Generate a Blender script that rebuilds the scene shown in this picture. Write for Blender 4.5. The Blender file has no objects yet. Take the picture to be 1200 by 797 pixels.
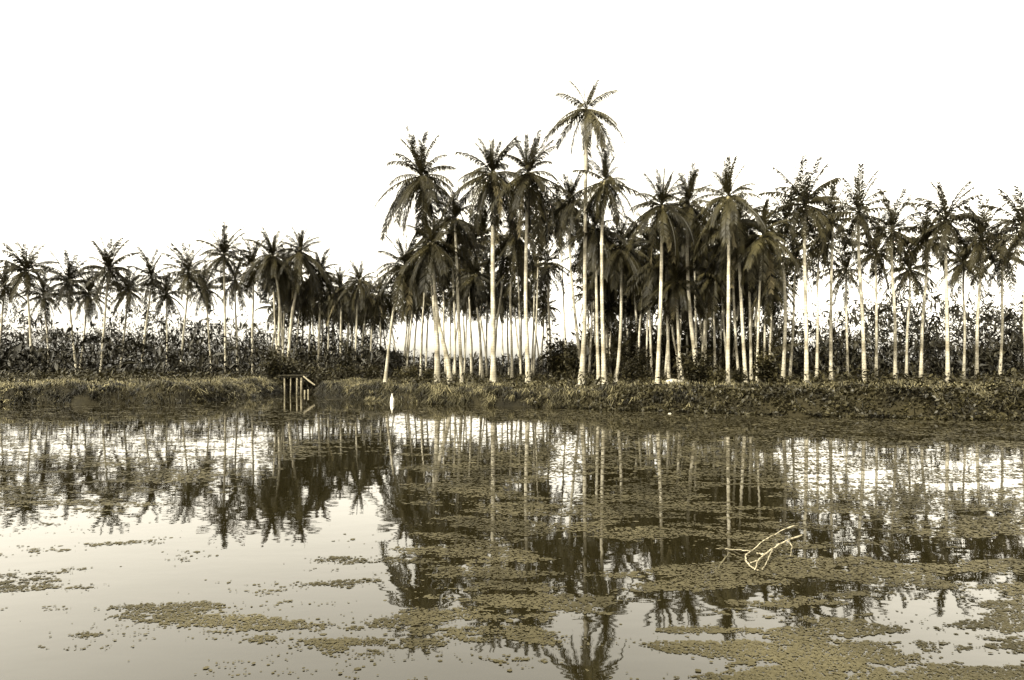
import bpy, math, random
import numpy as np
from mathutils import Vector, noise, Matrix

random.seed(7); rng = np.random.default_rng(7)
S = bpy.context.scene
COL = S.collection
F = 724.0; HOR = 430.0; CH = 2.1          # focal length in photo pixels, horizon row, eye height above the water

def P(px, py, d):
    """world point standing d metres away for a photo position"""
    return Vector(((px - 600) * d / F, d, CH + (HOR - py) * d / F))
def X(px, d): return (px - 600) * d / F
def D(py): return CH * F / (py - HOR)      # distance of a point of the water surface

def tag(o, label=None, cat=None, group=None, kind=None):
    if label: o['label'] = label
    if cat: o['category'] = cat
    if group: o['group'] = group
    if kind: o['kind'] = kind
    return o

def link(name, me, mat=None, parent=None, loc=None):
    o = bpy.data.objects.new(name, me)
    COL.objects.link(o)
    if mat is not None and me is not None and len(me.materials) == 0: me.materials.append(mat)
    if parent is not None: o.parent = parent
    if loc is not None: o.location = loc
    return o

class MB:
    def __init__(s): s.v = []; s.f = []
    def mesh(s, name, smooth=False):
        me = bpy.data.meshes.new(name)
        me.from_pydata([tuple(v) for v in s.v], [], s.f)
        if smooth:
            me.polygons.foreach_set('use_smooth', [True] * len(me.polygons))
        me.update(); return me
    def tube(s, pts, rad, n=8, cap=True):
        pts = [Vector(p) for p in pts]; b = len(s.v); m = len(pts)
        ref = Vector((0.31, 1, 0.17)).normalized()
        for i, p in enumerate(pts):
            t = (pts[min(i + 1, m - 1)] - pts[max(i - 1, 0)]).normalized()
            a = t.cross(ref).normalized(); c = t.cross(a)
            for k in range(n):
                an = 2 * math.pi * k / n
                s.v.append(p + (a * math.cos(an) + c * math.sin(an)) * rad[i])
        for i in range(m - 1):
            for k in range(n):
                k2 = (k + 1) % n
                s.f.append((b + i*n + k, b + i*n + k2, b + (i+1)*n + k2, b + (i+1)*n + k))
        if cap:
            s.f.append(tuple(b + k for k in range(n))[::-1]); s.f.append(tuple(b + (m-1)*n + k for k in range(n)))
    def ball(s, c, r, sub=(8, 6), sq=(1, 1, 1), jit=0, sd=0):
        b = len(s.v); n, m = sub; c = Vector(c)
        for j in range(m + 1):
            th = math.pi * j / m
            for k in range(n):
                ph = 2 * math.pi * k / n
                d = Vector((math.sin(th)*math.cos(ph), math.sin(th)*math.sin(ph), math.cos(th)))
                rr = r * (1 + jit * noise.noise(d * 1.7 + Vector((sd, sd*2, 0))))
                s.v.append(c + Vector((d.x*sq[0], d.y*sq[1], d.z*sq[2])) * rr)
        for j in range(m):
            for k in range(n):
                k2 = (k + 1) % n
                s.f.append((b+j*n+k, b+(j+1)*n+k, b+(j+1)*n+k2, b+j*n+k2))

def bulk(name, V, Fq):
    """mesh from numpy: V (n,3), Fq list of (k,4) or (k,3) int arrays"""
    me = bpy.data.meshes.new(name)
    nl = sum(a.size for a in Fq); npoly = sum(len(a) for a in Fq)
    me.vertices.add(len(V)); me.vertices.foreach_set('co', V.astype(np.float32).ravel())
    me.loops.add(nl); me.loops.foreach_set('vertex_index', np.concatenate([a.ravel() for a in Fq]).astype(np.int32))
    tot = np.concatenate([np.full(len(a), a.shape[1]) for a in Fq]).astype(np.int32)
    st = np.concatenate([[0], np.cumsum(tot)[:-1]]).astype(np.int32)
    me.polygons.add(npoly); me.polygons.foreach_set('loop_start', st); me.polygons.foreach_set('loop_total', tot)
    me.update(calc_edges=True); return me

# ------------------------------------------------------------------ materials
def material(name, c1, c2, scale=3.0, rough=0.6, spec=0.3, objvar=0.0, bump=0.0, bscale=20, coords='Object', transl=0.0, detail=4, lo=0.35, hi=0.65):
    m = bpy.data.materials.new(name); m.use_nodes = True
    nt = m.node_tree; N = nt.nodes; L = nt.links
    b = N['Principled BSDF']; out = N['Material Output']
    b.inputs['Roughness'].default_value = rough
    b.inputs['Specular IOR Level'].default_value = spec
    if coords == 'World':
        src = N.new('ShaderNodeNewGeometry').outputs['Position']
    else:
        src = N.new('ShaderNodeTexCoord').outputs[coords]
    n = N.new('ShaderNodeTexNoise'); n.inputs['Scale'].default_value = scale; n.inputs['Detail'].default_value = detail
    L.new(src, n.inputs['Vector'])
    r = N.new('ShaderNodeValToRGB')
    r.color_ramp.elements[0].position = lo; r.color_ramp.elements[0].color = (*c1, 1)
    r.color_ramp.elements[1].position = hi; r.color_ramp.elements[1].color = (*c2, 1)
    L.new(n.outputs['Fac'], r.inputs['Fac'])
    colr = r.outputs['Color']
    if objvar:
        oi = N.new('ShaderNodeObjectInfo'); mr = N.new('ShaderNodeMapRange')
        mr.inputs['To Min'].default_value = 1 - objvar; mr.inputs['To Max'].default_value = 1 + objvar
        L.new(oi.outputs['Random'], mr.inputs['Value'])
        mx = N.new('ShaderNodeVectorMath'); mx.operation = 'SCALE'
        L.new(colr, mx.inputs[0]); L.new(mr.outputs['Result'], mx.inputs['Scale']); colr = mx.outputs['Vector']
    L.new(colr, b.inputs['Base Color'])
    if bump:
        n2 = N.new('ShaderNodeTexNoise'); n2.inputs['Scale'].default_value = bscale; n2.inputs['Detail'].default_value = 6
        L.new(src, n2.inputs['Vector'])
        bp = N.new('ShaderNodeBump'); bp.inputs['Strength'].default_value = bump; bp.inputs['Distance'].default_value = 0.05
        L.new(n2.outputs['Fac'], bp.inputs['Height']); L.new(bp.outputs['Normal'], b.inputs['Normal'])
    if transl:
        t = N.new('ShaderNodeBsdfTranslucent'); L.new(colr, t.inputs['Color'])
        ms = N.new('ShaderNodeMixShader'); ms.inputs['Fac'].default_value = transl
        L.new(b.outputs['BSDF'], ms.inputs[1]); L.new(t.outputs['BSDF'], ms.inputs[2]); L.new(ms.outputs['Shader'], out.inputs['Surface'])
    return m

M_FROND = material('palm frond', (.0065,.0054,.0017), (.020,.0168,.0062), 2.2, .55, .1, objvar=.4, transl=.12)
M_FROND_PALE = material('painted backlit frond', (.011,.0093,.0035), (.042,.036,.015), 2.2, .5, .15, objvar=.3, transl=.2)  # lighter leaf colour paints in the backlight and overexposure of some crowns
M_DEAD = material('dead frond', (.05,.041,.019), (.12,.10,.054), 3, .7, .2, objvar=.3)
M_CROWN = material('far palm crown', (.006,.005,.0016), (.0185,.0156,.0058), .9, .6, .1, objvar=.3, transl=.12)
M_SHRUB = material('shrub leaf', (.006,.005,.0016), (.024,.0203,.0078), .8, .55, .15, objvar=.3, coords='World', transl=.1)
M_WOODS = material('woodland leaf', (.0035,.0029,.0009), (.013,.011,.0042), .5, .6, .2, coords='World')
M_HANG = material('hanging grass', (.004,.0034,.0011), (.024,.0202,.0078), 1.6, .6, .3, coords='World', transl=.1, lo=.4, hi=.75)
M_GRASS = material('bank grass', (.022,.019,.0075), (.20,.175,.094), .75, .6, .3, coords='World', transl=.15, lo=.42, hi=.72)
M_COVER = material('creeping leaf', (.006,.005,.0018), (.030,.0255,.0105), 1.4, .5, .2, coords='World', transl=.1)
M_SOIL = material('soil', (.004,.0033,.0012), (.014,.0116,.0048), .6, .9, .1, coords='World', bump=.6, bscale=6)
M_NUT = material('coconut husk', (.06,.05,.022), (.13,.11,.05), 6, .5, .4)
M_WOODPALE = material('weathered timber', (.055,.047,.028), (.15,.132,.09), 9, .8, .2, bump=.3)
M_WOODDARK = material('wet dark timber', (.010,.0085,.004), (.024,.02,.01), 6, .8, .2, bump=.3)
M_STONE = material('pale stone', (.16,.146,.108), (.34,.316,.25), 4, .85, .2, bump=.6, bscale=9)
M_WHITE = material('whitewashed wood', (.36,.34,.28), (.52,.50,.43), 8, .7, .3, bump=.2)
M_TWIG = material('bleached twig', (.07,.06,.036), (.26,.232,.165), 22, .8, .2, bump=.3)
M_PAD = material('floating leaf', (.017,.0146,.0068), (.050,.0435,.0235), .7, .65, .1, coords='World', lo=.3, hi=.7)

def trunk_material():
    m = material('palm trunk', (.22,.202,.152), (.40,.372,.30), 1.6, .85, .15, objvar=.12)
    nt = m.node_tree; N = nt.nodes; L = nt.links; b = N['Principled BSDF']
    tc = N.new('ShaderNodeTexCoord')
    w = N.new('ShaderNodeTexWave'); w.bands_direction = 'Z'; w.inputs['Scale'].default_value = 1.6
    w.inputs['Distortion'].default_value = 2.0; w.inputs['Detail'].default_value = 3; w.inputs['Detail Scale'].default_value = 2
    L.new(tc.outputs['Object'], w.inputs['Vector'])
    n = N.new('ShaderNodeTexNoise'); n.inputs['Scale'].default_value = 0.55; n.inputs['Detail'].default_value = 5
    L.new(tc.outputs['Object'], n.inputs['Vector'])
    r = N.new('ShaderNodeValToRGB')
    r.color_ramp.elements[0].position = .36; r.color_ramp.elements[0].color = (.30,.275,.22,1)
    r.color_ramp.elements[1].position = .58; r.color_ramp.elements[1].color = (1,1,1,1)
    L.new(n.outputs['Fac'], r.inputs['Fac'])
    src = b.inputs['Base Color'].links[0].from_socket
    mx = N.new('ShaderNodeMix'); mx.data_type = 'RGBA'; mx.blend_type = 'MULTIPLY'; mx.inputs['Factor'].default_value = .8
    L.new(src, mx.inputs['A']); L.new(r.outputs['Color'], mx.inputs['B'])
    mr = N.new('ShaderNodeMapRange'); mr.inputs['To Min'].default_value = .86; mr.inputs['To Max'].default_value = 1.05
    L.new(w.outputs['Fac'], mr.inputs['Value'])
    sc = N.new('ShaderNodeVectorMath'); sc.operation = 'SCALE'
    L.new(mx.outputs['Result'], sc.inputs[0]); L.new(mr.outputs['Result'], sc.inputs['Scale'])
    L.new(sc.outputs['Vector'], b.inputs['Base Color'])
    bp = N.new('ShaderNodeBump'); bp.inputs['Strength'].default_value = .2; bp.inputs['Distance'].default_value = .03
    L.new(w.outputs['Fac'], bp.inputs['Height']); L.new(bp.outputs['Normal'], b.inputs['Normal'])
    return m
M_TRUNK = trunk_material()

# ------------------------------------------------------------------ land
SHORE = [(-2500,60),(-200,44),(-60,36),(-30,34),(-18.6,35.5),(-17.3,40),(-17.9,47),(-19,56),(-19.3,62),(-17.2,63),(-16,55),
         (-15.3,48),(-14.4,45),(-12.4,41.8),(-10,39.2),(-7.5,37.2),(-4.8,35.5),(-2,33.8),(1.75,31.7),(4.5,30.4),(7,29),(10.4,27.6),(16.5,25),(30,21.5),(60,18),(2500,18)]
SA = np.array(SHORE, float)
def shore_dist(x, y):
    """signed distance to the waterline, positive on land"""
    x = np.atleast_1d(np.asarray(x, float)); y = np.atleast_1d(np.asarray(y, float))
    best = np.full(x.shape, 1e9)
    for (ax, ay), (bx, by) in zip(SA[:-1], SA[1:]):
        dx, dy = bx - ax, by - ay
        t = np.clip(((x-ax)*dx + (y-ay)*dy) / (dx*dx + dy*dy), 0, 1)
        best = np.minimum(best, np.hypot(x - ax - t*dx, y - ay - t*dy))
    inside = np.zeros(x.shape, bool)
    poly = np.vstack([SA, [[2500, 9000], [-2500, 9000]]]); n = len(poly)
    for i in range(n):
        ax, ay = poly[i]; bx, by = poly[(i+1) % n]
        if ay == by: continue
        c = ((ay > y) != (by > y)) & (x < (bx-ax)*(y-ay)/(by-ay) + ax)
        inside ^= c
    return np.where(inside, best, -best)
def smooth(t): t = np.clip(t, 0, 1); return t*t*(3-2*t)
def ground_z(x, y, sd=None):
    x = np.atleast_1d(np.asarray(x, float)); y = np.atleast_1d(np.asarray(y, float))
    if sd is None: sd = shore_dist(x, y)
    wob = 0.25*np.sin(x*1.3+.4*y) + 0.2*np.sin(x*.53+1.7) + 0.15*np.sin(x*3.1+y*2.2)
    H = 0.66 + 0.28*smooth((x-2)/8) + 0.25*smooth((-16-x)/2) + .10*np.sin(x*.9)*np.sin(y*.7+1) + .08*np.sin(x*2.3+y)
    z = -0.7 + (H + 0.7) * smooth((sd + wob*1.25 + .7) / 1.9)
    near = smooth((2.2 - y) / 2.4)
    return np.where(y < 8, -0.7 + near*1.25, z)
def gz(x, y): return float(ground_z(x, y)[0])

xs = np.concatenate([[-2500,-1200,-600,-300,-180,-120,-85,-65,-52], np.arange(-42, 40.1, .45), [50,62,80,120,180,300,600,1200,2500]])
ys = np.concatenate([[-60,-20,-6], np.arange(-2, 4, .6), [6,9], np.arange(12, 66, .45), [72,80,95,120,160,240,400,800,1500,2800]])
GX, GY = np.meshgrid(xs, ys); gx, gy = GX.ravel(), GY.ravel()
Vg = np.stack([gx, gy, ground_z(gx, gy)], 1)
nx, ny = len(xs), len(ys)
ii = (np.arange(ny-1)[:,None]*nx + np.arange(nx-1)[None,:]).ravel()
me = bulk('ground', Vg, [np.stack([ii, ii+1, ii+1+nx, ii+nx], 1)])
me.polygons.foreach_set('use_smooth', [True]*len(me.polygons))
tag(link('ground', me, M_SOIL), 'dark grassy bank and flat floor of the palm grove', kind='structure')

# ------------------------------------------------------------------ water
wm = bpy.data.materials.new('still water'); wm.use_nodes = True
nt = wm.node_tree; N = nt.nodes; L = nt.links; b = N['Principled BSDF']
b.inputs['Base Color'].default_value = (.006,.005,.002,1); b.inputs['Roughness'].default_value = .015
b.inputs['IOR'].default_value = 1.7
g = N.new('ShaderNodeNewGeometry'); mp = N.new('ShaderNodeMapping'); mp.inputs['Scale'].default_value = (.7,1.3,1)
n1 = N.new('ShaderNodeTexNoise'); n1.inputs['Scale'].default_value = 1.6; n1.inputs['Detail'].default_value = 3
L.new(g.outputs['Position'], mp.inputs['Vector']); L.new(mp.outputs['Vector'], n1.inputs['Vector'])
bp = N.new('ShaderNodeBump'); bp.inputs['Strength'].default_value = .075; bp.inputs['Distance'].default_value = .03
L.new(n1.outputs['Fac'], bp.inputs['Height']); L.new(bp.outputs['Normal'], b.inputs['Normal'])
mb = MB(); mb.v = [(-2500,-60,0),(2500,-60,0),(2500,70,0),(-2500,70,0)]; mb.f = [(0,1,2,3)]
tag(link('water', mb.mesh('water'), wm), 'still dark water mirroring the palm grove', kind='structure')

# ------------------------------------------------------------------ fronds
def frond_geo(mb, e0, e1, length, nleaf, seed, twist=0.0, leaf=.19, width=.0145, base=Matrix.Identity(4), ragged=.12, wind=0.0):
    r = random.Random(seed); n = 13
    pts = []; p = Vector((0,0,0)); dirs = []
    for i in range(n):
        t = i/(n-1); e = e0 + (e1-e0) * t**1.25
        side = wind * t
        dv = Vector((math.cos(e)*math.cos(side), math.cos(e)*math.sin(side), math.sin(e)))
        dirs.append(dv); pts.append(p.copy()); p = p + dv * length/(n-1)
    tr = lambda q: base @ q
    rad = [length*(.011*(1-i/(n-1))+.0045) for i in range(n)]
    mb.tube([tr(q) for q in pts], rad, 4, cap=False)
    for k in range(nleaf):
        t = .13 + .87*(k + r.uniform(-.3,.3))/(nleaf-1)
        t = min(max(t,.12),.999); f = t*(n-1); i = min(int(f), n-2); f -= i
        q = pts[i].lerp(pts[i+1], f); dv = dirs[i].lerp(dirs[i+1], f).normalized()
        up = Vector((0,0,1)) - dv*dv.z
        up = up.normalized() if up.length > .05 else Vector((-1,0,0))
        sd = dv.cross(up).normalized()
        ll = (leaf if e0 < .95 else leaf*.85)*length*(.45+.9*math.sin(math.pi*min(1,.2+.68*t)))*.8
        for s in (-1,1):
            if r.random() < ragged: continue
            l = ll*r.uniform(.78,1.12)
            fw = .6 + .65*t + 1.3*max(0, e0-.9)
            hz = max(0, dv.x*dv.x)
            d1 = (sd*s + dv*fw + up*r.uniform(-.12,.28) - Vector((0,0,.62*hz*r.uniform(.6,1.3)))).normalized()
            d2 = (d1*.8 + Vector((0,0,-1))*(r.uniform(.2,.5)+.75*max(0,dv.x*dv.x)) + sd*s*twist).normalized()
            w = width*length*r.uniform(.8,1.25)
            wv = dv*w
            a = q; m_ = q + d1*l*.48; e_ = m_ + d2*l*.55
            b0 = len(mb.v)
            mb.v += [tr(a-wv*.35), tr(a+wv*.35), tr(m_+wv*.55), tr(m_-wv*.55), tr(e_)]
            mb.f += [(b0,b0+1,b0+2,b0+3),(b0+3,b0+2,b0+4)]
R = math.radians
CLASSES = [('spear',86,76),('upright',76,48),('rising',50,-8),('arching',18,-52),('drooping',-22,-66),('hanging',-55,-84),('dead',-70,-88)]
FRONDS = {}
for ci, (cn, a, bb) in enumerate(CLASSES):
    FRONDS[cn] = []
    for v in range(3):
        mb = MB(); rr = random.Random(ci*10+v)
        frond_geo(mb, R(a+rr.uniform(-8,8)), R(bb+rr.uniform(-12,8)), 1.0, 34 if cn=='spear' else 48, ci*31+v,
                  leaf=.085 if cn=='spear' else (.13 if cn=='dead' else .22 if cn in ('rising','arching') else .185), width=.0195, ragged=.3 if cn=='dead' else .09, wind=rr.uniform(-.35,.35))
        FRONDS[cn].append(mb.mesh('frond_'+cn))
def frond_mesh(cn, mat, cache={}):
    v = random.randrange(3); k = (cn, v, mat.name)
    if k not in cache:
        me = FRONDS[cn][v].copy(); me.materials.append(mat); cache[k] = me
    return cache[k]

# whole crowns for the palms too far or too small to show single fronds
def crown_mesh(seed, full=1.0, spread=1.0):
    r = random.Random(seed); mb = MB()
    seq = ['spear']*1 + ['upright']*6 + ['rising']*5 + ['arching']*8 + ['drooping']*10 + ['hanging']*7
    for i, cn in enumerate(seq):
        if r.random() > full: continue
        a, bb = [(c[1], c[2]) for c in CLASSES if c[0]==cn][0]
        B = Matrix.Rotation(i*2.39996 + r.uniform(-.3,.3), 4, 'Z')
        frond_geo(mb, R(a*spread+r.uniform(-9,9)), R(bb+r.uniform(-12,8)), r.uniform(.78,1.08), 26, seed*97+i, leaf=.195, width=.03, base=B, ragged=.12, wind=r.uniform(-.4,.4))
    me = mb.mesh('crown'); me.materials.append(M_CROWN); return me
CROWNS = [crown_mesh(s, f) for s, f in ((1,1),(2,.9),(3,1),(4,.82),(5,.95),(6,.88))]
NUTS = []
for s in range(2):
    mb = MB(); r = random.Random(s)
    for k in range(11):
        an = r.uniform(0, 6.283); 
        mb.ball((math.cos(an)*r.uniform(.16,.34), math.sin(an)*r.uniform(.16,.34), r.uniform(-.55,-.05)), r.uniform(.09,.13), (7,5), (1,1,1.2))
    me = mb.mesh('coconuts', True); me.materials.append(M_NUT); NUTS.append(me)

def spline(pts, n):
    out = []; m = len(pts)-1
    for i in range(n+1):
        t = i/n*m; k = min(int(t), m-1); f = t-k
        p0 = pts[max(k-1,0)]; p1 = pts[k]; p2 = pts[k+1]; p3 = pts[min(k+2,m)]
        out.append(.5*((2*p1) + (p2-p0)*f + (2*p0-5*p1+4*p2-p3)*f*f + (3*p1-p0-3*p2+p3)*f**3))
    return out

def palm(crown, base_px, d, Rpx, wpx, label, group, mids=(), detail=True, mat=None, dead=1, lean=None, seq=None, fullness=1.0, nuts=True, flare=1.85):
    cx, cy = crown; bx = base_px
    rx = X(bx, d); rz = gz(rx, d)
    lean = random.uniform(-.8,.8) if lean is None else lean
    root = bpy.data.objects.new('coconut_palm', None); COL.objects.link(root)
    root.location = (rx, d, rz); root.empty_display_size = .5
    tag(root, label, 'palm tree', group)
    o = Vector((rx, d, rz))
    ctrl = [Vector((0,0,-.15))]
    top = P(cx, cy, d+lean) - o
    for (mx, my) in mids:
        dd = d + lean*((P(0,my,d).z-rz)/max(1, top.z))
        ctrl.append(P(mx, my, dd) - o)
    if not mids:
        ctrl.append(Vector((top.x*.42 + random.uniform(-.12,.12), top.y*.4, top.z*.42)))
        ctrl.append(Vector((top.x*.75 + random.uniform(-.10,.10), top.y*.75, top.z*.75)))
    ctrl.append(top)
    n = 26 if detail else 14
    pts = spline(ctrl, n); w = wpx*d/F/2
    rad = []
    for i in range(n+1):
        t = i/n; rad.append(w*(1.0-.34*t + (flare-1)*math.exp(-t*n*.55*(26/n))) * (1+.04*math.sin(i*2.7+bx)))
    mb = MB(); mb.tube(pts, rad, 10 if detail else 7)
    link('trunk', mb.mesh('trunk', True), M_TRUNK, root)
    Lm = Rpx*d/F*(1.13 if detail else 1)
    if detail:
        seq = seq or ['spear']*2 + ['upright']*7 + ['rising']*5 + ['arching']*7 + ['drooping']*9 + ['hanging']*8 + ['dead']*dead
        az = random.uniform(0, 6.283)
        for i, cn in enumerate(seq):
            if random.random() > fullness: continue
            fm = mat or M_FROND
            if cn == 'dead': fm = M_DEAD
            fr = link('frond', frond_mesh(cn, fm), None, root, top)
            fr.rotation_euler = (random.uniform(-.2,.2), random.uniform(-.2,.2), az + i*2.39996 + random.uniform(-.25,.25))
            k = Lm*random.uniform(.78,1.18)*(.74 if cn=='spear' else .76 if cn=='upright' else .74 if cn in ('rising','arching') else 1.27)
            fr.scale = (k,k,k)
        if nuts:
            c = link('coconut_bunch', random.choice(NUTS), None, root, top); c.rotation_euler.z = random.uniform(0,6)
    else:
        c = link('crown', random.choice(CROWNS), None, root, top)
        c.rotation_euler = (random.uniform(-.1,.1), random.uniform(-.1,.1), random.uniform(0,6.283)); c.scale = (Lm*1.12,)*3
    return root

random.seed(21)
MAIN = 'tall coconut palms in front of the grove'
LANDMARK = []      # (short description, crown px)
def fp(short, crown, mids, bx, d, Rpx, wpx, label, **k):
    LANDMARK.append((short, crown)); return palm(crown, bx, d, Rpx, wpx, label, MAIN, mids, **k)

fp('the curving shaggy palm', (493.5,207), [(512,400),(508,345),(501,285)], 512.5, 52, 58, 6.2, 'tall coconut palm with curving trunk and shaggy hanging crown, leftmost of the tallest group', dead=3)
fp('the bowed trunk beside the shaggy palm', (506,285), [(524,420),(515,383),(510,345)], 528, 49, 44, 5.4, 'coconut palm with low crown and bowed trunk, rooted beside the curving shaggy palm')
fp('the short-tufted slim palm', (533,256), [(540,420),(537,360),(535,300)], 541.5, 51, 44, 4.2, 'slim coconut palm with small tufted crown between the shaggy palm and thick straight palm', fullness=.85)
fp('the thick straight palm', (577,204), [(578,400),(577.5,322),(577.5,260)], 578, 48, 52, 6.2, 'coconut palm with thick dead-straight bright trunk and tousled upright crown', dead=2)
fp('the dense palm next to the thick straight one', (619,203), [(617.5,400),(616,348),(617,270)], 619, 48, 52, 5.2, 'coconut palm with dense dark crown, next tall one right of the thick straight palm', dead=2)
fp('the tallest palm', (687,128), [(683.5,410),(685,373),(686,250),(686.5,170)], 681, 46, 45, 5.6, 'tallest coconut palm of all, thin pale drooping crown high above the others and swollen foot', mat=M_FROND_PALE, flare=2.4, seq=['spear','upright','upright','upright','rising','rising','arching','arching','arching'] + ['drooping']*10 + ['hanging']*4 + ['dead'])
fp('the palm under the tallest crown', (709.5,212), [(706.8,400),(705.5,347),(705.5,270)], 708, 45, 42, 5.0, 'coconut palm with narrow upright crown directly right of and below the tallest crown', fullness=.85)
fp('the twin trunk', (697,268), [(700,400),(699,340)], 702, 46.5, 40, 4.4, 'coconut palm with lower crown, trunk close beside the narrow-crowned palm like its twin')
fp('the leaning trunk behind the tallest palm', (668,238), [(678.5,412),(671,340),(667.5,285)], 681, 58, 44, 3.8, 'coconut palm leaning left from behind the foot of the tallest palm')
fp('the spidery low palm', (727.5,289), [(725,420),(727.5,380),(728,347)], 721, 46, 42, 4.2, 'shorter coconut palm with spidery star-shaped crown and kinked trunk, right of the twin trunks')
fp('the small pale palm', (641.5,308), [(645,405),(642.5,350)], 646, 62, 28, 3.2, 'short coconut palm with small crown, alone in the bright gap left of tallest palm', fullness=.7)
fp('the thin palm left of the dense one', (603.5,275), [(599.5,400),(598,347),(601,310)], 600, 57, 38, 3.0, 'thin coconut palm with lower crown tucked just left of the dense dark crown')
fp('the slanting low palm', (556,322), [(562,390),(558,350)], 566, 60, 34, 3.0, 'low coconut palm slanting left under the crown of the thick straight palm')
fp('the palm leaning out to the left', (475,312), [(456,405),(462,360)], 451, 54, 46, 3.6, 'coconut palm leaning right from an isolated foot, heavy dark crown under the shaggy palm')
fp('the first palm of the right clump', (775.5,241), [(771.5,420),(774,360),(775.3,296)], 770, 40, 47, 5.0, 'coconut palm with bright straight trunk, leftmost tall crown of the right clump', dead=2)
fp('the straight trunk behind the log', (781,300), [(783,400),(781,340)], 784, 45, 44, 3.6, 'coconut palm with grey straight trunk rising behind the pale fallen log')
fp('the trunk at the end of the log', (793,330), [(796.5,420),(794,370)], 801, 43, 34, 3.8, 'coconut palm whose curved foot meets the right end of the pale fallen log')
fp('the trunk crossing behind the log', (787,345), [(793,415),(788.5,391)], 797, 46, 30, 2.8, 'thin coconut palm slanting left, crossing behind the curved foot at the log')
fp('the leaning palm behind the bush', (806.5,240), [(814,415),(809.3,373),(805.5,309)], 817, 42, 48, 5.2, 'coconut palm with slanting bright trunk sunk in leafy bush, ragged top-heavy crown', dead=2)
fp('the thin trunk beside the leaning palm', (812.5,275), [(815.6,399),(814.5,330)], 816, 52, 42, 2.8, 'thin coconut palm whose straight trunk shows just right of the slanting bright trunk')
fp('the spotted trunk right of the bush', (836,322), [(837.5,410),(836.5,370)], 838, 50, 34, 3.0, 'thin blotched coconut palm standing right of the leafy bush')
fp('the short trunk above the bush', (826,330), [(825.5,400),(826,375)], 825, 56, 32, 3.0, 'short coconut palm with pale trunk end showing above the leafy bush')
fp('the bushy-topped right palm', (854,231), [(853,420),(853.5,370),(854,296)], 853, 37, 46, 4.8, 'coconut palm with big ragged sunlit crown, highest of the right clump on its right side', mat=M_FROND_PALE, dead=2)
fp('the grey trunk behind the ragged palm', (859,285), [(863,410),(859.5,340)], 867, 44, 40, 3.2, 'dim grey coconut palm leaning left just behind the ragged sunlit palm')
fp('the slanting trunk right of the ragged palm', (866,258), [(871,400),(867.5,330),(866,296)], 874.5, 40, 44, 4.0, 'coconut palm with bright trunk slanting gently left, next right of ragged sunlit palm')
fp('the straight thin trunk near the stone', (877,298), [(879.5,400),(878.3,345)], 880.5, 44, 38, 3.4, 'thin coconut palm with bright straight trunk, second right of the ragged sunlit palm')
fp('the last front palm', (894,276), [(888,400),(890.5,332)], 887, 38, 42, 2.8, 'slim coconut palm leaning right, last trunk at the dark right end of the grove', mat=M_FROND_PALE)
fp('the short palm at the right end', (900,328), [(896,400),(897,360)], 896, 50, 34, 2.6, 'short thin coconut palm behind the last slim trunk at the right end')

LEFT = 'smaller coconut palms of the left grove'
def lp(short, crown, mids, bx, d, Rpx, wpx, label, **k):
    LANDMARK.append((short, crown)); return palm(crown, bx, d, Rpx, wpx, label, LEFT, mids, **k)
lp('the highest palm of the left grove', (352.5,295), [(342,373),(349,329)], 336, 70, 35, 3.4, 'highest coconut palm of the left grove, bright trunk leaning right above the jetty')
lp('the round-crowned left palm', (374.5,320), [(373.7,400),(374.6,366)], 373, 72, 32, 3.0, 'coconut palm with round full crown and bright straight trunk right of the jetty')
lp('the far straight left palm', (399,338), [(399.5,390),(400,360)], 399, 82, 29, 2.8, 'coconut palm with straight pale trunk, third crown from the jetty in the left grove')
lp('the forked-looking left palm', (421,330), [(416.5,420),(418.5,365)], 415, 70, 28, 2.6, 'coconut palm with thin trunk reaching down to the grassy bank in the left grove')
lp('the low crown before the gap', (432,345), [(424.5,405),(428,373)], 424, 78, 28, 2.6, 'coconut palm with low dark crown right of the thin trunk that reaches the bank')
lp('the last crown of the left grove', (445,342), [(446,390)], 446, 88, 28, 2.0, 'faint coconut palm with sparse crown, last of the left grove before the leaning palm', fullness=.8)
lp('the thick left-bank palm', (320,300), [(327,385),(327,350)], 326, 68, 34, 3.0, 'coconut palm with thick trunk rooted on the left bank, just left of the jetty')
lp('the palm behind the highest left one', (336,318), [(332.5,385),(333.5,360)], 331, 74, 31, 2.6, 'coconut palm with dark crown filling the space left of the highest left palm')
lp('the thin trunk before the round crown', (361,342), [(362.5,400),(363.5,370)], 362, 88, 26, 2.2, 'thin coconut palm half hidden just left of the round-crowned palm')
lp('the thin trunk after the third crown', (408.5,350), [(407.5,390)], 407, 92, 25, 2.0, 'thin distant coconut palm between the third crown and the thin trunk reaching the bank')

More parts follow.
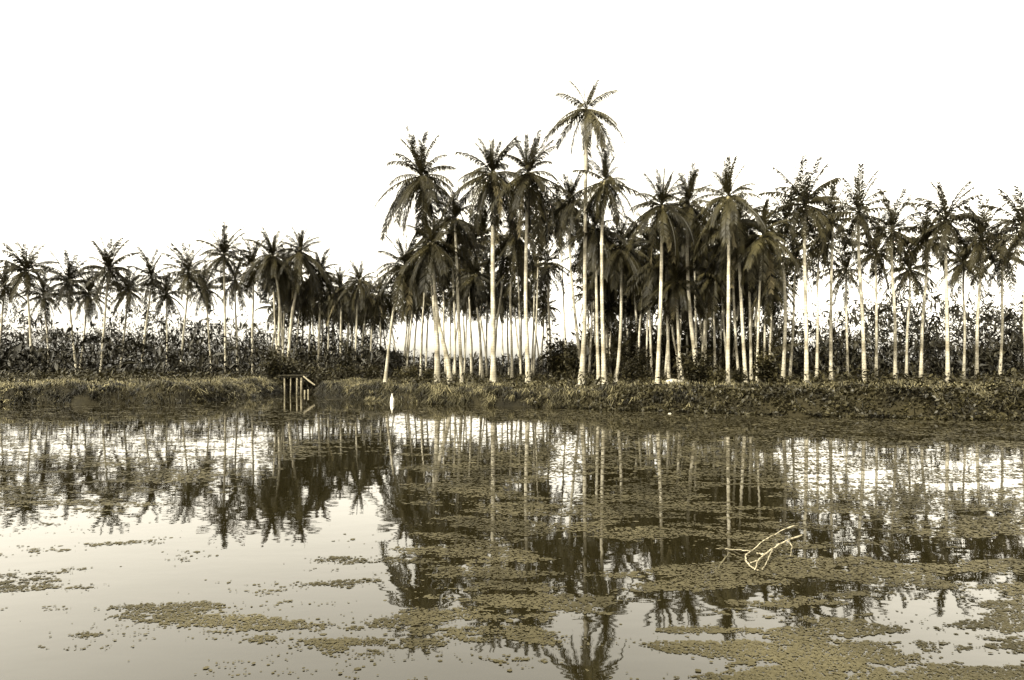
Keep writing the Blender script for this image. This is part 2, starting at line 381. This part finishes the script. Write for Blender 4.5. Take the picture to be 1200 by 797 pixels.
BACK = 'background coconut palms deeper in the grove'
used = set()
def back_label(cx, cy, d):
    best = sorted(LANDMARK, key=lambda q: (q[1][0]-cx)**2 + (q[1][1]-cy)**2)
    sz = 'small faint' if d > 84 else 'half-hidden'
    for s, (lx, ly) in best:
        v = 'far below' if cy-ly > 50 else 'below' if cy-ly > 18 else 'above' if ly-cy > 12 else 'beside'
        h = 'left of' if cx < lx-6 else 'right of' if cx > lx+6 else ''
        w0 = 'faint' if d > 84 else 'half-hidden'
        if v == 'beside': t = f'{w0} palm crown just {h} {s}' if h else f'{w0} palm crown directly behind {s}'
        else: t = f'{w0} palm crown {v} and {h} {s}' if h else f'{w0} palm crown straight {v} {s}'
        if t not in used:
            used.add(t); return t
random.seed(5)
BG = [(530,300,36,70),(549,288,36,66),(565,278,36,72),(590,305,34,76),(606,312,34,72),(634,262,38,66),(628,315,28,84),(656,258,36,70),(560,345,28,86),(586,348,30,80),
      (540,340,28,84),(518,322,32,78),(497,318,36,70),(485,340,30,80),(612,345,26,90),(571,330,30,84),(548,315,32,80),(640,360,20,98),(622,352,24,92),(528,352,24,94),
      (694,300,34,72),(714,300,36,66),(744,305,38,62),(759,285,38,60),(736,335,34,72),(757,345,32,74),(790,285,42,56),(799,310,38,60),(770,330,34,70),(783,352,28,78),
      (826,290,40,58),(842,285,40,56),(846,330,34,66),(818,340,32,70),(856,345,32,68),(868,320,36,60),(886,315,38,58),(906,302,38,56),(905,340,34,62),(874,350,30,70),
      (716,345,32,74),(702,352,28,80),(739,357,28,66),(688,345,26,84),(806,355,28,80),(835,355,28,76),
      (329,335,24,84),(345,338,22,90),(386,348,22,92),(411,357,20,100),(440,362,20,98),(457,366,18,104),(318,318,27,78),(392,362,18,106),(427,364,18,104),(366,362,19,104),(352,352,24,96),(378,366,22,100),(402,368,20,104),(420,372,20,108),(338,360,22,98),(326,362,24,92),(449,374,20,104),(436,378,20,108)]
for cx, cy, rp, d in BG:
    palm((cx,cy), cx+random.uniform(-13,13), d, rp, random.uniform(1.5,2.3)*62/d+.8, back_label(cx,cy,d), BACK, detail=False)
# thin far trunks in the bright gap, each with a small crown among the dark ones
for bx, tx, ty in [(690,694,330),(712,709,325),(731,736,318),(749,752,322),(757,761,330),(777,772,326),(789,797,322),(806,803,318),(822,828,330),(844,848,322),(860,862,328),(884,880,326),(901,904,322),(330,334,352),(352,356,350),(380,383,356),(393,390,360),(414,412,358),(433,436,362),(472,478,362),(475,481,358),(484.5,489,356),(493.6,497,354),(499,503,352),(590.5,587,352),(611,602,350),(545,542,346),(553,551,354),(569,572,356),(597,594,350),(634,637,362),(716,715,362)]:
    palm((tx,ty), bx, *((random.uniform(60,68), random.uniform(27,34), random.uniform(2.2,3)) if bx > 660 else (random.uniform(86,104), random.uniform(17,23), 2.3)), back_label(tx,ty,70 if bx > 660 else 95), BACK, detail=False)

OUT = 'coconut palms of the outer grove'
for cx, cy, rp, d, w in [(296,312,27,72,3),(276,330,25,80,2.6),(262,300,28,70,3.2),(240,338,24,84,2.4),(221,320,26,76,2.8),(196,345,22,90,2.2),(178,326,26,78,2.8),(150,340,24,84,2.5),
                      (128,316,28,72,3),(104,345,23,88,2.3),(80,330,26,78,2.7),(52,346,23,90,2.2),(30,318,28,72,3),(6,338,25,82,2.4)]:
    palm((cx,cy), cx+random.uniform(-14,14), d, rp*1.22, w*.9, 'coconut palm of the outer left stretch, well left of the jetty', OUT+' on the left', detail=False)
for cx, cy, rp, d, w in [(921,262,44,40,4),(933,305,38,52,3),(944,240,46,38,4.4),(960,290,40,50,3.2),(976,262,44,42,3.8),(992,318,36,58,2.8),(1006,250,46,40,4.2),(1026,296,40,50,3.2),
                      (1046,270,44,44,3.6),(1066,316,36,60,2.8),(1086,282,42,48,3.4),(1108,258,46,42,4),(1130,308,38,56,2.8),(1150,280,42,48,3.4),(1176,300,40,52,3.0),(1200,268,44,44,3.6)]:
    palm((cx,cy), cx+random.uniform(-10,10), d, rp, w, 'coconut palm of the outer right stretch, past the last slim front palm', OUT+' on the right', detail=False)

# ------------------------------------------------------------------ leaf masses (numpy)
def leaf_cloud(name, C, size, mat, aspect=.38, droop=.5, parent=None, asp_var=.3):
    """C (n,3) leaf centres, size (n,) lengths; folded pointed leaves in random directions"""
    n = len(C)
    az = rng.uniform(0, 2*np.pi, n); el = rng.normal(-droop*.6, .55, n)
    d = np.stack([np.cos(az)*np.cos(el), np.sin(az)*np.cos(el), np.sin(el)], 1)
    rv = rng.normal(size=(n,3)); rv[:,2] *= .45
    s = np.cross(d, np.array([0,0,1.]) + .55*rv); s /= np.linalg.norm(s, axis=1, keepdims=True)+1e-9
    u = np.cross(s, d)
    L_ = size[:,None]; W = L_*aspect*(1+asp_var*rng.uniform(-1,1,(n,1)))
    a = C - d*L_*.5; m = C + u*L_*.10; e = C + d*L_*.5 - np.array([0,0,1.])*L_*.12
    V = np.stack([a, m + s*W*.5 - u*L_*.05, e, m - s*W*.5 - u*L_*.05], 1).reshape(-1,3)
    i = np.arange(n)*4
    me = bulk(name, V, [np.stack([i,i+1,i+2],1), np.stack([i,i+2,i+3],1)])
    me.materials.append(mat)
    return link(name, me, None, parent)
def vnoise(x, y, z=0.0, s=1.0):
    return np.array([noise.noise(Vector((a*s, b_*s, c*s))) for a, b_, c in zip(x, y, np.broadcast_to(z, x.shape))])

# the far thicket that closes the view between the trunks
def strip(n, px0, px1, d0, d1, top_fn, var=22):
    px = rng.uniform(px0, px1, n); d = rng.uniform(d0, d1, n); x = (px-600)*d/F
    wob = vnoise(x, d*.3, 5, .16)*var*1.3 + vnoise(x, d*.3, 8, .5)*var*.8
    base = ground_z(x, d)
    top = np.array([top_fn(p) for p in px]) + wob; zt = CH + (HOR-top)*d/F
    t = rng.uniform(0, 1, n)**.85
    z = base + (zt-base)*t
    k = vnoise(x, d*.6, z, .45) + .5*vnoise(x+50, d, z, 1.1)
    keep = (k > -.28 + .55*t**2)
    return np.stack([x, d, z], 1)[keep]
def topR(p): return np.interp(p, [640,660,690,720,760,800,850,900,960,1060,1250],[418,386,366,364,362,368,364,362,352,350,358])
def topL(p): return np.interp(p, [-60,100,250,330,370,420,450,480],[372,376,372,374,382,382,396,410])
def topM(p): return np.interp(p, [440,500,540,580,620,660,700],[408,414,419,417,419,421,412])
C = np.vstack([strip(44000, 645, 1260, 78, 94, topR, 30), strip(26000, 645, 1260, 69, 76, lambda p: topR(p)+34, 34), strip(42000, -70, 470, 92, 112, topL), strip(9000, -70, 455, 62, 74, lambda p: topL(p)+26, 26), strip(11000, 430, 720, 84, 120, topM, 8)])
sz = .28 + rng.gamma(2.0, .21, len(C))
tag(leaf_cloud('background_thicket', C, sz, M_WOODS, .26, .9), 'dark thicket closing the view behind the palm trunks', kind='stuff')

# low undergrowth on the floor of the grove
def scatter_land(n, x0, x1, y0, y1, sd0, sd1):
    x = rng.uniform(x0, x1, n); y = rng.uniform(y0, y1, n); sd = shore_dist(x, y)
    k = (sd > sd0) & (sd < sd1); return x[k], y[k], sd[k]
x, y, sd = scatter_land(90000, -60, 45, 18, 76, 2.2, 30)
k = vnoise(x, y, 0, .35) + .6*vnoise(x, y, 3, 1.1)
h = np.clip(.5 + 1.0*k, 0, 1.6) * smooth((sd-2.6)/6)
clear = ((x > 9.0) & (x < 11.6) & (y > 34) & (y < 40)) | ((x > 12.0) & (x < 13.6) & (y > 32) & (y < 37))
kk = (h > .12) & (rng.random(len(x)) < .75) & ~clear; x, y, h, sd = x[kk], y[kk], h[kk], sd[kk]
z = ground_z(x, y, sd) + h*rng.random(len(x))
tag(leaf_cloud('undergrowth', np.stack([x,y,z],1), rng.uniform(.18,.5,len(x)), M_SHRUB, .34), 'low weeds and ferns between the feet of the palms', kind='stuff')

# grass on and over the lip of the bank
def blades(name, x, y, z, length, lean, width, mat):
    n = len(x); B = np.stack([x,y,z],1)
    up = np.array([0,0,1.]); d1 = up*.9 + lean*.45; d1 /= np.linalg.norm(d1,axis=1,keepdims=True)
    d2 = lean - up*rng.uniform(.1,1.3,(n,1)); d2 /= np.linalg.norm(d2,axis=1,keepdims=True)
    a = rng.uniform(0,2*np.pi,n); s = np.stack([np.cos(a),np.sin(a),np.zeros(n)],1)*width[:,None]
    L_ = length[:,None]
    m = B + d1*L_*.5; e = m + d2*L_*.6
    V = np.stack([B-s*.5,B+s*.5,m+s*.5,m-s*.5,e],1).reshape(-1,3); i = np.arange(n)*5
    me = bulk(name, V, [np.stack([i,i+1,i+2,i+3],1), np.stack([i+3,i+2,i+4],1)]); me.materials.append(mat)
    return link(name, me)
def out_dir(x, y):
    e = .3; gx_ = shore_dist(x+e,y)-shore_dist(x-e,y); gy_ = shore_dist(x,y+e)-shore_dist(x,y-e)
    g_ = np.stack([-gx_,-gy_,np.zeros(len(x))],1); return g_/(np.linalg.norm(g_,axis=1,keepdims=True)+1e-9)
x, y, sd = scatter_land(520000, -45, 34, 15, 60, -.15, 2.6)
dens = np.where(x < 4, 1.0, np.interp(x,[4,9],[.75,.25]))
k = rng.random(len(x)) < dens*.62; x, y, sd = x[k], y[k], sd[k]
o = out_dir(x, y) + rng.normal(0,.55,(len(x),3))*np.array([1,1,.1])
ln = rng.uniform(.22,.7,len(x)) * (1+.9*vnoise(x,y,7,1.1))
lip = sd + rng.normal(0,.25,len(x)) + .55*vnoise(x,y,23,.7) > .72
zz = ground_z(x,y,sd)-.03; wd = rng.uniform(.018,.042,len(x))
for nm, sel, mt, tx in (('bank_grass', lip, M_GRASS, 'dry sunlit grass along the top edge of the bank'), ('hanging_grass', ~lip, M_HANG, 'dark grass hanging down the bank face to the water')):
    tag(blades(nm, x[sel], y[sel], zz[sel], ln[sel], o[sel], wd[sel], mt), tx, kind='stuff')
tx_, ty_, ts_ = scatter_land(26000, -40, 9, 24, 50, .0, 1.7)
k = rng.random(len(tx_)) < .30; tx_, ty_ = tx_[k], ty_[k]; m_ = 16
hx, hy, hs = scatter_land(5000, -9, 7, 26, 42, -.1, .75); k = vnoise(hx,hy,31,.8) > -.05; hx, hy = hx[k], hy[k]; hm = 12
hl = np.repeat(rng.uniform(.5,1.1,len(hx)),hm)*rng.uniform(.6,1.1,len(hx)*hm)
bx_ = np.repeat(hx,hm)+rng.normal(0,.06,len(hl)); by_ = np.repeat(hy,hm)+rng.normal(0,.06,len(hl))
ho = np.repeat(out_dir(hx,hy),hm,0)*1.3 + rng.normal(0,.45,(len(hl),3))*np.array([1,1,.2])
tag(blades('overhanging_grass', bx_, by_, ground_z(bx_,by_), hl, ho, rng.uniform(.025,.05,len(hl)), M_GRASS), 'long straw grass hanging from the middle of the bank towards the water', kind='stuff')
hh = np.repeat(rng.uniform(.35,.95,len(tx_))*np.interp(tx_,[-16,-6,4,9],[.7,1,1,.6]), m_)
x = np.repeat(tx_,m_)+rng.normal(0,.07,len(hh)); y = np.repeat(ty_,m_)+rng.normal(0,.07,len(hh))
o = np.repeat(out_dir(tx_,ty_),m_,0)*.7 + rng.normal(0,.6,(len(x),3))*np.array([1,1,.15])
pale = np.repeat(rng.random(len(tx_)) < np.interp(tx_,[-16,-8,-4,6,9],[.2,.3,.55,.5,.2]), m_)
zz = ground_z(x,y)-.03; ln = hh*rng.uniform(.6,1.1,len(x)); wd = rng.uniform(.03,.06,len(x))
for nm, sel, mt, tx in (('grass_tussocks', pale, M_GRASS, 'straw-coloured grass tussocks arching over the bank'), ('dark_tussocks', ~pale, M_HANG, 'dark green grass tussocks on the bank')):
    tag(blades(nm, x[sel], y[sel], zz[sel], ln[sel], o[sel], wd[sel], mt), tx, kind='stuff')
x, y, sd = scatter_land(120000, -45, 40, 17, 66, 2.4, 22)
k = vnoise(x,y,11,.25) > -.1; x, y, sd = x[k], y[k], sd[k]
o = rng.normal(0,.6,(len(x),3))*np.array([1,1,.1])
tag(blades('meadow_grass', x, y, ground_z(x,y,sd)-.03, rng.uniform(.2,.7,len(x)), o, rng.uniform(.025,.05,len(x)), M_GRASS), 'rough grass on top of the bank under the palms', kind='stuff')
# creeping leafy plants over the right-hand bank
x, y, sd = scatter_land(330000, 1, 36, 14, 44, -.45, 3.6)
k = (vnoise(x,y,17,.7) + np.interp(x,[1,6],[-.4,1.2]) > 0); x, y, sd = x[k], y[k], sd[k]
z = np.maximum(ground_z(x,y,sd), .02) + rng.random(len(x))**1.5*np.clip(.2+.42*vnoise(x,y,19,.9),.03,.6)
tag(leaf_cloud('creeping_plants', np.stack([x,y,z],1), rng.uniform(.06,.24,len(x)), M_COVER, .6, .3), 'creeping leafy plants smothering the right bank down to the water', kind='stuff')

# ------------------------------------------------------------------ shrubs and young palms: each its own thing
def shrub(px, d, wpx, hpx, label, leaf=.22, n=900, seed=0, mat=M_SHRUB, asp=.5):
    rx = X(px,d); rz = gz(rx,d); w = wpx*d/F/2; hh = hpx*d/F
    root = bpy.data.objects.new('shrub', None); COL.objects.link(root); root.location = (rx,d,rz)
    tag(root, label, 'shrub', 'shrubs in the grove')
    r = random.Random(seed); mb = MB(); tips = []
    for k in range(9):
        a = r.uniform(0,6.283); q = Vector((math.cos(a)*w*r.uniform(.2,.8), math.sin(a)*w*r.uniform(.2,.8), hh*r.uniform(.45,.9)))
        mb.tube([Vector((q.x*.08,q.y*.08,-.05)), Vector((q.x*.5,q.y*.5,q.z*.65)), q], [.035,.022,.01], 5); tips.append(q)
    link('stem', mb.mesh('stem'), M_WOODDARK, root)
    g = np.random.default_rng(seed); T = np.array([tuple(t) for t in tips]); idx = g.integers(0,len(T),n)
    C = T[idx]*g.uniform(.45,1.08,(n,1)) + g.normal(0,1,(n,3))*np.array([w*.2,w*.2,hh*.14]); C = C[C[:,2]>.02]
    leaf_cloud('foliage', C, g.uniform(.6,1.3,len(C))*leaf, mat, asp, .4, root)
    return root
shrub(818,38,62,42,'broad leafy bush wrapping the slanting bright trunk behind the pale log', .20, 1800, 1, asp=.6)
shrub(655,56,40,58,'tall broad-leaved bush at the right edge of the bright gap between trunks', .5, 900, 2, asp=.42)
shrub(673,52,30,40,'bush around the foot of the tallest palm on its left side', .34, 700, 3)
shrub(735,46,34,26,'low bush right of the spidery low palm foot', .24, 800, 4)
shrub(752,48,28,38,'upright bush in the dark gap left of the first right-clump palm', .3, 800, 5)
shrub(840,37,26,22,'small bush left of the ragged sunlit palm foot', .16, 800, 6)
shrub(868,38,22,20,'small bush between the ragged palm and the slanting trunk beside it', .16, 700, 7)
shrub(897,35,34,40,'dark bush closing the right end of the grove', .26, 1200, 8)
shrub(503,52,18,20,'small dark bush at the foot of the curving shaggy palm', .2, 500, 9)
shrub(336,52,44,46,'dark dense bush behind the jetty posts', .3, 1300, 10)
shrub(360,56,46,44,'dark dense bush right of the jetty above the sloping plank', .3, 1300, 11)
shrub(392,60,44,36,'dark bush behind the left tip of the bank', .3, 1100, 12)
shrub(318,50,30,36,'bush on the left bank beside the jetty', .28, 900, 13)
shrub(434,62,38,24,'low spreading bush left of the leaning palm foot', .26, 800, 14)
shrub(478,60,40,22,'low bush right of the leaning palm foot', .26, 800, 15)
random.seed(9)
YP = [(665,68,34,'left behind the tallest palm'),(722,64,52,'behind the spidery low palm'),(740,62,54,'in the dark gap right of the spidery low palm'),(781,64,51,'between the pale log trunks'),(808,64,54,'behind the slanting trunk in the bush'),(858,60,56,'right behind the ragged sunlit palm'),(886,58,56,'behind the last slim front palm'),(318,64,28,'on the left bank'),(410,70,28,'behind the tip of the bank, mid left'),(365,66,27,'above the sloping jetty plank'),
      (700,72,44,'behind the twin trunks'),(716,76,42,'right of the twin trunks'),(748,70,45,'under the gap left of the right clump'),(764,68,42,'just left of the first right-clump palm'),(793,70,40,'behind the pale log'),
      (832,66,42,'behind the spotted trunk'),(846,68,45,'left behind the ragged sunlit palm'),(872,64,45,'behind the slanting trunk beside the ragged palm'),(904,58,47,'at the far right end of the grove'),
      (690,80,39,'behind the tallest palm trunk'),(345,74,22,'above the jetty posts'),(385,78,22,'behind the left tip of the bank'),(430,80,20,'between the left grove and the leaning palm'),(515,86,13,'between the shaggy palm and the bowed trunk'),(570,88,12,'left behind the thick straight trunk')]
for px, d, rp, wh in YP:
    rx = X(px,d); rz = gz(rx,d)
    c = link('young_palm', CROWNS[random.randrange(6)], None, None, (rx,d,rz+.45*rp*d/F*random.uniform(.5,1.1)))
    c.rotation_euler.z = random.uniform(0,6.28); c.scale = (rp*d/F*.8,)*2 + (rp*d/F*.95,)
    tag(c, 'young stemless palm with arching fronds ' + wh, 'young palm', 'young palms in the undergrowth')

# ------------------------------------------------------------------ jetty, marker, log, stones
def post(mb, px, ytop, ybot, d, w, sink=.5, n=8):
    t = P(px+random.uniform(-.5,.5),ytop+random.uniform(-.6,.6),d); b_ = P(px+random.uniform(-.5,.5),ybot,d); b_.z = -sink
    mb.tube([b_, b_.lerp(t,.5)+Vector((random.uniform(-.02,.02),0,0)), t], [w,w*.95,w*.88], n)
dj = 46.8
jr = bpy.data.objects.new('jetty', None); COL.objects.link(jr); jr.location = P(346,462.5,dj)
tag(jr, 'small plank jetty on pale wooden posts at the left end of the bank', 'jetty')
def jpart(name, mb, mat, smooth_=False):
    o = link(name, mb.mesh(name, smooth_), mat); o.parent = jr; o.matrix_parent_inverse = Matrix.Translation(-jr.location); return o
for px, yt, w in [(333.5,441.5,.065),(340.5,442.5,.05),(348.3,441,.075),(353,441.3,.085)]:
    mb = MB(); post(mb, px, yt, 463, dj, w); jpart('post', mb, M_WOODPALE, True)
for px in (357,361.3):
    mb = MB(); post(mb, px, 456.8, 463, dj, .07); jpart('short_post', mb, M_WOODPALE, True)
def box(mb, c, sx, sy, sz, rot=0):
    b0 = len(mb.v); c = Vector(c); m = Matrix.Rotation(rot,3,'Y')
    for dx in (-1,1):
        for dy in (-1,1):
            for dz in (-1,1): mb.v.append(c + m @ Vector((dx*sx/2,dy*sy/2,dz*sz/2)))
    for q in ((0,1,3,2),(4,6,7,5),(0,4,5,1),(2,3,7,6),(0,2,6,4),(1,5,7,3)): mb.f.append(tuple(b0+i for i in q))
mb = MB(); x0, x1 = X(327,dj), X(358,dj); zt = P(0,440.3,dj).z
nb = 9
for k in range(nb):
    box(mb, (x0+(x1-x0)*(k+.5)/nb, dj+.55, zt+.02+.012*(k%3)), (x1-x0)/nb*.93, 1.5, .06)
jpart('deck', mb, M_WOODDARK)
mb = MB(); box(mb, ((x0+x1)/2, dj-.02, zt-.08), x1-x0, .1, .12); jpart('beam', mb, M_WOODDARK)
mb = MB(); a = P(355.5,441,dj-.2); b_ = P(369,451.5,dj-.6); mb.tube([a,a.lerp(b_,.5)-Vector((0,0,.03)),b_],[.06,.075,.06],4); jpart('sloping_plank', mb, M_WOODPALE)

mb = MB(); q = P(459.5,472.6,35.7)
mb.tube([(q.x,q.y,-.3),(q.x,q.y,.02),(q.x+.01,q.y,.22),(q.x-.01,q.y,.34),(q.x,q.y,.56)],[.12,.125,.115,.07,.022],8)
tag(link('marker_stake', mb.mesh('marker_stake'), M_WHITE), 'short pointed white stake standing in the water before the bank', 'stake')

def rock(name, px, py, d, r, sq, label, cat, seed, mat=M_STONE, rot=0):
    q = P(px,py,d); mb = MB(); mb.ball((0,0,0), r, (16,11), sq, .35, seed)
    o = link(name, mb.mesh(name, True), mat, None, (q.x,q.y,max(gz(q.x,q.y),-.02)+r*sq[2]*.6)); o.rotation_euler = (0,rot,random.uniform(-.1,.1)); tag(o,label,cat); return o
# fallen log: thick end at the left, tapering to the right
q0 = P(781.5,446.5,38.7); q1 = P(802,449,39.1)
q0.z = gz(q0.x,q0.y)+.2; q1.z = gz(q1.x,q1.y)+.12
mb = MB(); mb.tube([q0+Vector((-.03,0,0)),q0,q0.lerp(q1,.3)+Vector((0,0,.05)),q0.lerp(q1,.65),q1],[.15,.21,.22,.17,.08],12)
tag(link('fallen_log', mb.mesh('fallen_log',True), M_STONE), 'pale thick fallen log lying on the bank before the curved palm foot', 'log')
rock('stone', 858.5,451,36, .15,(1.35,.9,.8),'blocky white stone at the foot of the ragged sunlit palm','stone',3)
rock('stone', 851.5,451.5,36.2, .09,(1.2,.9,.8),'small rounded pale stone left of the blocky white stone','stone',5)
rock('stone', 785,482.5,27.6, .06,(1.3,.9,.7),'tiny pale stone at the water edge below the fallen log','stone',11)


# near branches in the water at lower right
def stick(mb, pts, r0, r1, n=6):
    sp = [q + Vector((random.uniform(-1,1),0,random.uniform(-1,1)))*.006 for q in spline([P(*p) for p in pts], 14)]; mb.tube(sp, [.75*(r0+(r1-r0)*i/14)*random.uniform(.8,1.25) for i in range(15)], n)
br = bpy.data.objects.new('dead_branch', None); COL.objects.link(br); br.location = P(880,655,6.8)
tag(br, 'bleached dead branch with looping twigs rising from the water at lower right', 'branch')
def bpart(name, pts, r0, r1):
    mb = MB(); stick(mb, pts, r0, r1); o = link(name, mb.mesh(name,True), M_TWIG); o.parent = br; o.matrix_parent_inverse = Matrix.Translation(-br.location)
bpart('twig', [(880.5,646,6.9),(893,635,6.9),(908,626,7.0),(918,620.5,7.05),(934,616,7.1)], .006,.009)
bpart('twig', [(881,646,6.9),(874.5,650,6.75),(874,657,6.6),(880,664,6.42),(889,668.5,6.3)], .009,.014)
bpart('bough', [(885,668,6.3),(889,656,6.52),(898,648,6.68),(910,640,6.85),(922,633.5,6.97),(940,627,7.05)], .009,.015)
bpart('twig', [(880,659,6.5),(886,657.5,6.52),(893,654,6.6)], .009,.007)
bpart('twig', [(887,648,6.72),(896,650,6.7),(905,646,6.78)], .014,.012)
bpart('twig', [(880.5,646,6.9),(866,644.5,7.02),(850,643.5,7.12),(827,643,7.15)], .007,.003)
bpart('twig', [(922,633.5,6.97),(928,640,6.9),(926,651,6.7)], .007,.004)
bpart('twig', [(905,643,6.8),(900,655,6.6),(893,667,6.3)], .009,.006)
mb = MB(); stick(mb, [(842,666,6.44),(848,656,6.5),(854.5,648,6.6)], .008,.009); stick(mb, [(854.5,648,6.6),(863,651.5,6.62),(876,657,6.66)], .009,.004)
tag(link('bent_reed', mb.mesh('bent_reed'), material('dull reed',(.035,.03,.015),(.08,.069,.038),8)), 'dull reed stem snapped into a sharp bend left of the dead branch', 'reed')

# ------------------------------------------------------------------ floating leaves on the water
n = 420000                                  # finer sampling near the eye, coarser far out
py_ = rng.uniform(HOR+33, 812, n); d = CH*F/(py_-HOR)
x = rng.uniform(-1,1,len(d)) * (d*.92+1.5); y = d
sd = shore_dist(x, y); k = sd < -.55; x, y, sd = x[k], y[k], sd[k]
px = 600 + x*F/y; py = HOR + CH*F/y          # only to read the photo's mat layout off as distances
ZONES = [(420,585,55,40,-.9),(370,560,70,50,-.55),(330,600,60,40,-.5),(655,575,36,22,-.55),(650,620,40,30,-.5),(400,545,60,16,-.3),(370,505,60,8,-.35),(360,523,60,5,.45),
         (600,598,60,16,.7),(560,640,60,14,.2),(720,595,60,22,.4),(690,600,40,12,.3),(560,560,60,9,.3),(500,580,30,9,.15),(700,515,150,16,.35),(860,535,60,26,.45),(600,486,300,5,.55),(800,492,120,5,.4),(640,478,200,2.5,-.4),
         (540,520,60,18,-.1),(760,560,80,14,-.25),(860,575,60,14,-.3),(790,600,90,12,-.2),(870,620,50,22,-.1),(780,645,60,18,-.3),(690,650,50,14,-.4),(430,645,60,12,.2),(380,652,70,8,.15),(800,470,70,4,-.6),(440,474,120,4,-.8)]
bias = np.interp(py, [460,480,500,560,620,700,800], [-.05,.1,.16,.12,.05,.03,.05]) + .14*smooth((px-440)/60)*(1-.5*smooth((py-610)/60)) - .08*(px<300) - .16*smooth((520-px)/90)*smooth((py-560)/40)
for zx, zy, rx_, ry_, amp in ZONES:
    zd = D(zy); wx, wd = X(zx,zd), zd; wrx = rx_*zd/F; wry = max(.5,(D(zy-ry_)-D(zy+ry_))/2)
    bias += amp*np.exp(-((x-wx)/wrx)**2 - ((y-wd)/wry)**2)
nz = np.array([noise.fractal(Vector((a*.55, b_*1.35, 4.2)), .5, 2.2, 8) for a, b_ in zip(x, y)])
nz2 = np.array([noise.noise(Vector((a*.8, b_*4.2, 9.2))) for a, b_ in zip(x, y)])
f = nz*.85 + nz2*.6 + bias - .05
k = (f > .10) | ((f > -.25) & (rng.random(len(x)) < np.where(x < 0, .045, .022))); x, y, f = x[k], y[k], f[k]
n = len(x); r = (.45+rng.gamma(2,.28,n))*np.interp(y,[4,8,14,30,42],[.009,.015,.027,.055,.08]); m = 5
an = np.linspace(0,2*np.pi,m,endpoint=False)[None,:] + rng.uniform(0,6.28,(n,1))
rr = r[:,None]*rng.uniform(.7,1.2,(n,m)); ec = rng.uniform(.65,1,(n,1))
tl = rng.normal(0,.025,(n,2)) + 0*y[:,None]
vx = np.cos(an)*rr; vy = np.sin(an)*rr*ec
z0 = rng.uniform(.002,.007,(n,1))
V = np.stack([x[:,None]+vx, y[:,None]+vy, np.maximum(z0 + vx*tl[:,:1] + vy*tl[:,1:], .0015)], 2).reshape(-1,3)
i = np.arange(n)[:,None]*m + np.arange(m)[None,:]
me = bulk('floating_weed', V, [i]); me.materials.append(M_PAD)
tag(link('floating_weed', me), 'mats of small floating leaves spread across the still water', kind='stuff')
print('pads', n)

# ------------------------------------------------------------------ camera, light, sky
cam = bpy.data.cameras.new('camera'); co = bpy.data.objects.new('camera', cam); COL.objects.link(co)
cam.sensor_width = 36; cam.lens = 36*F/1200; cam.clip_end = 6000; cam.clip_start = .05
cam.shift_y = (HOR - 398.5)/1200
co.location = (0,0,CH); co.rotation_euler = (math.pi/2,0,0); S.camera = co

SUN = Vector((-.62,-.62,.92)).normalized()
ld = bpy.data.lights.new('sun','SUN'); ld.energy = 3.0; ld.angle = R(.5); ld.color = (1,.94,.79)
lo = bpy.data.objects.new('sun', ld); COL.objects.link(lo); lo.rotation_euler = SUN.to_track_quat('Z','Y').to_euler(); lo.location = (-30,-30,60)
W = bpy.data.worlds.new('World'); S.world = W; W.use_nodes = True
nt = W.node_tree; N = nt.nodes; L = nt.links; bg = N['Background']
sky = N.new('ShaderNodeTexSky'); sky.sky_type = 'NISHITA'; sky.sun_disc = False
sky.sun_elevation = math.asin(SUN.z); sky.sun_rotation = math.atan2(SUN.x, SUN.y); sky.dust_density = 3.0; sky.air_density = 1.0
bw = N.new('ShaderNodeSeparateColor'); L.new(sky.outputs['Color'], bw.inputs['Color'])   # an old plate sees mostly blue light
sc = N.new('ShaderNodeVectorMath'); sc.operation = 'SCALE'; sc.inputs[0].default_value = (1.0,.935,.78)
L.new(bw.outputs['Blue'], sc.inputs['Scale']); L.new(sc.outputs['Vector'], bg.inputs['Color'])
bg.inputs['Strength'].default_value = .15
S.view_settings.view_transform = 'Standard'; S.view_settings.look = 'None'; S.view_settings.gamma = 1
S.view_settings.exposure = 2.3
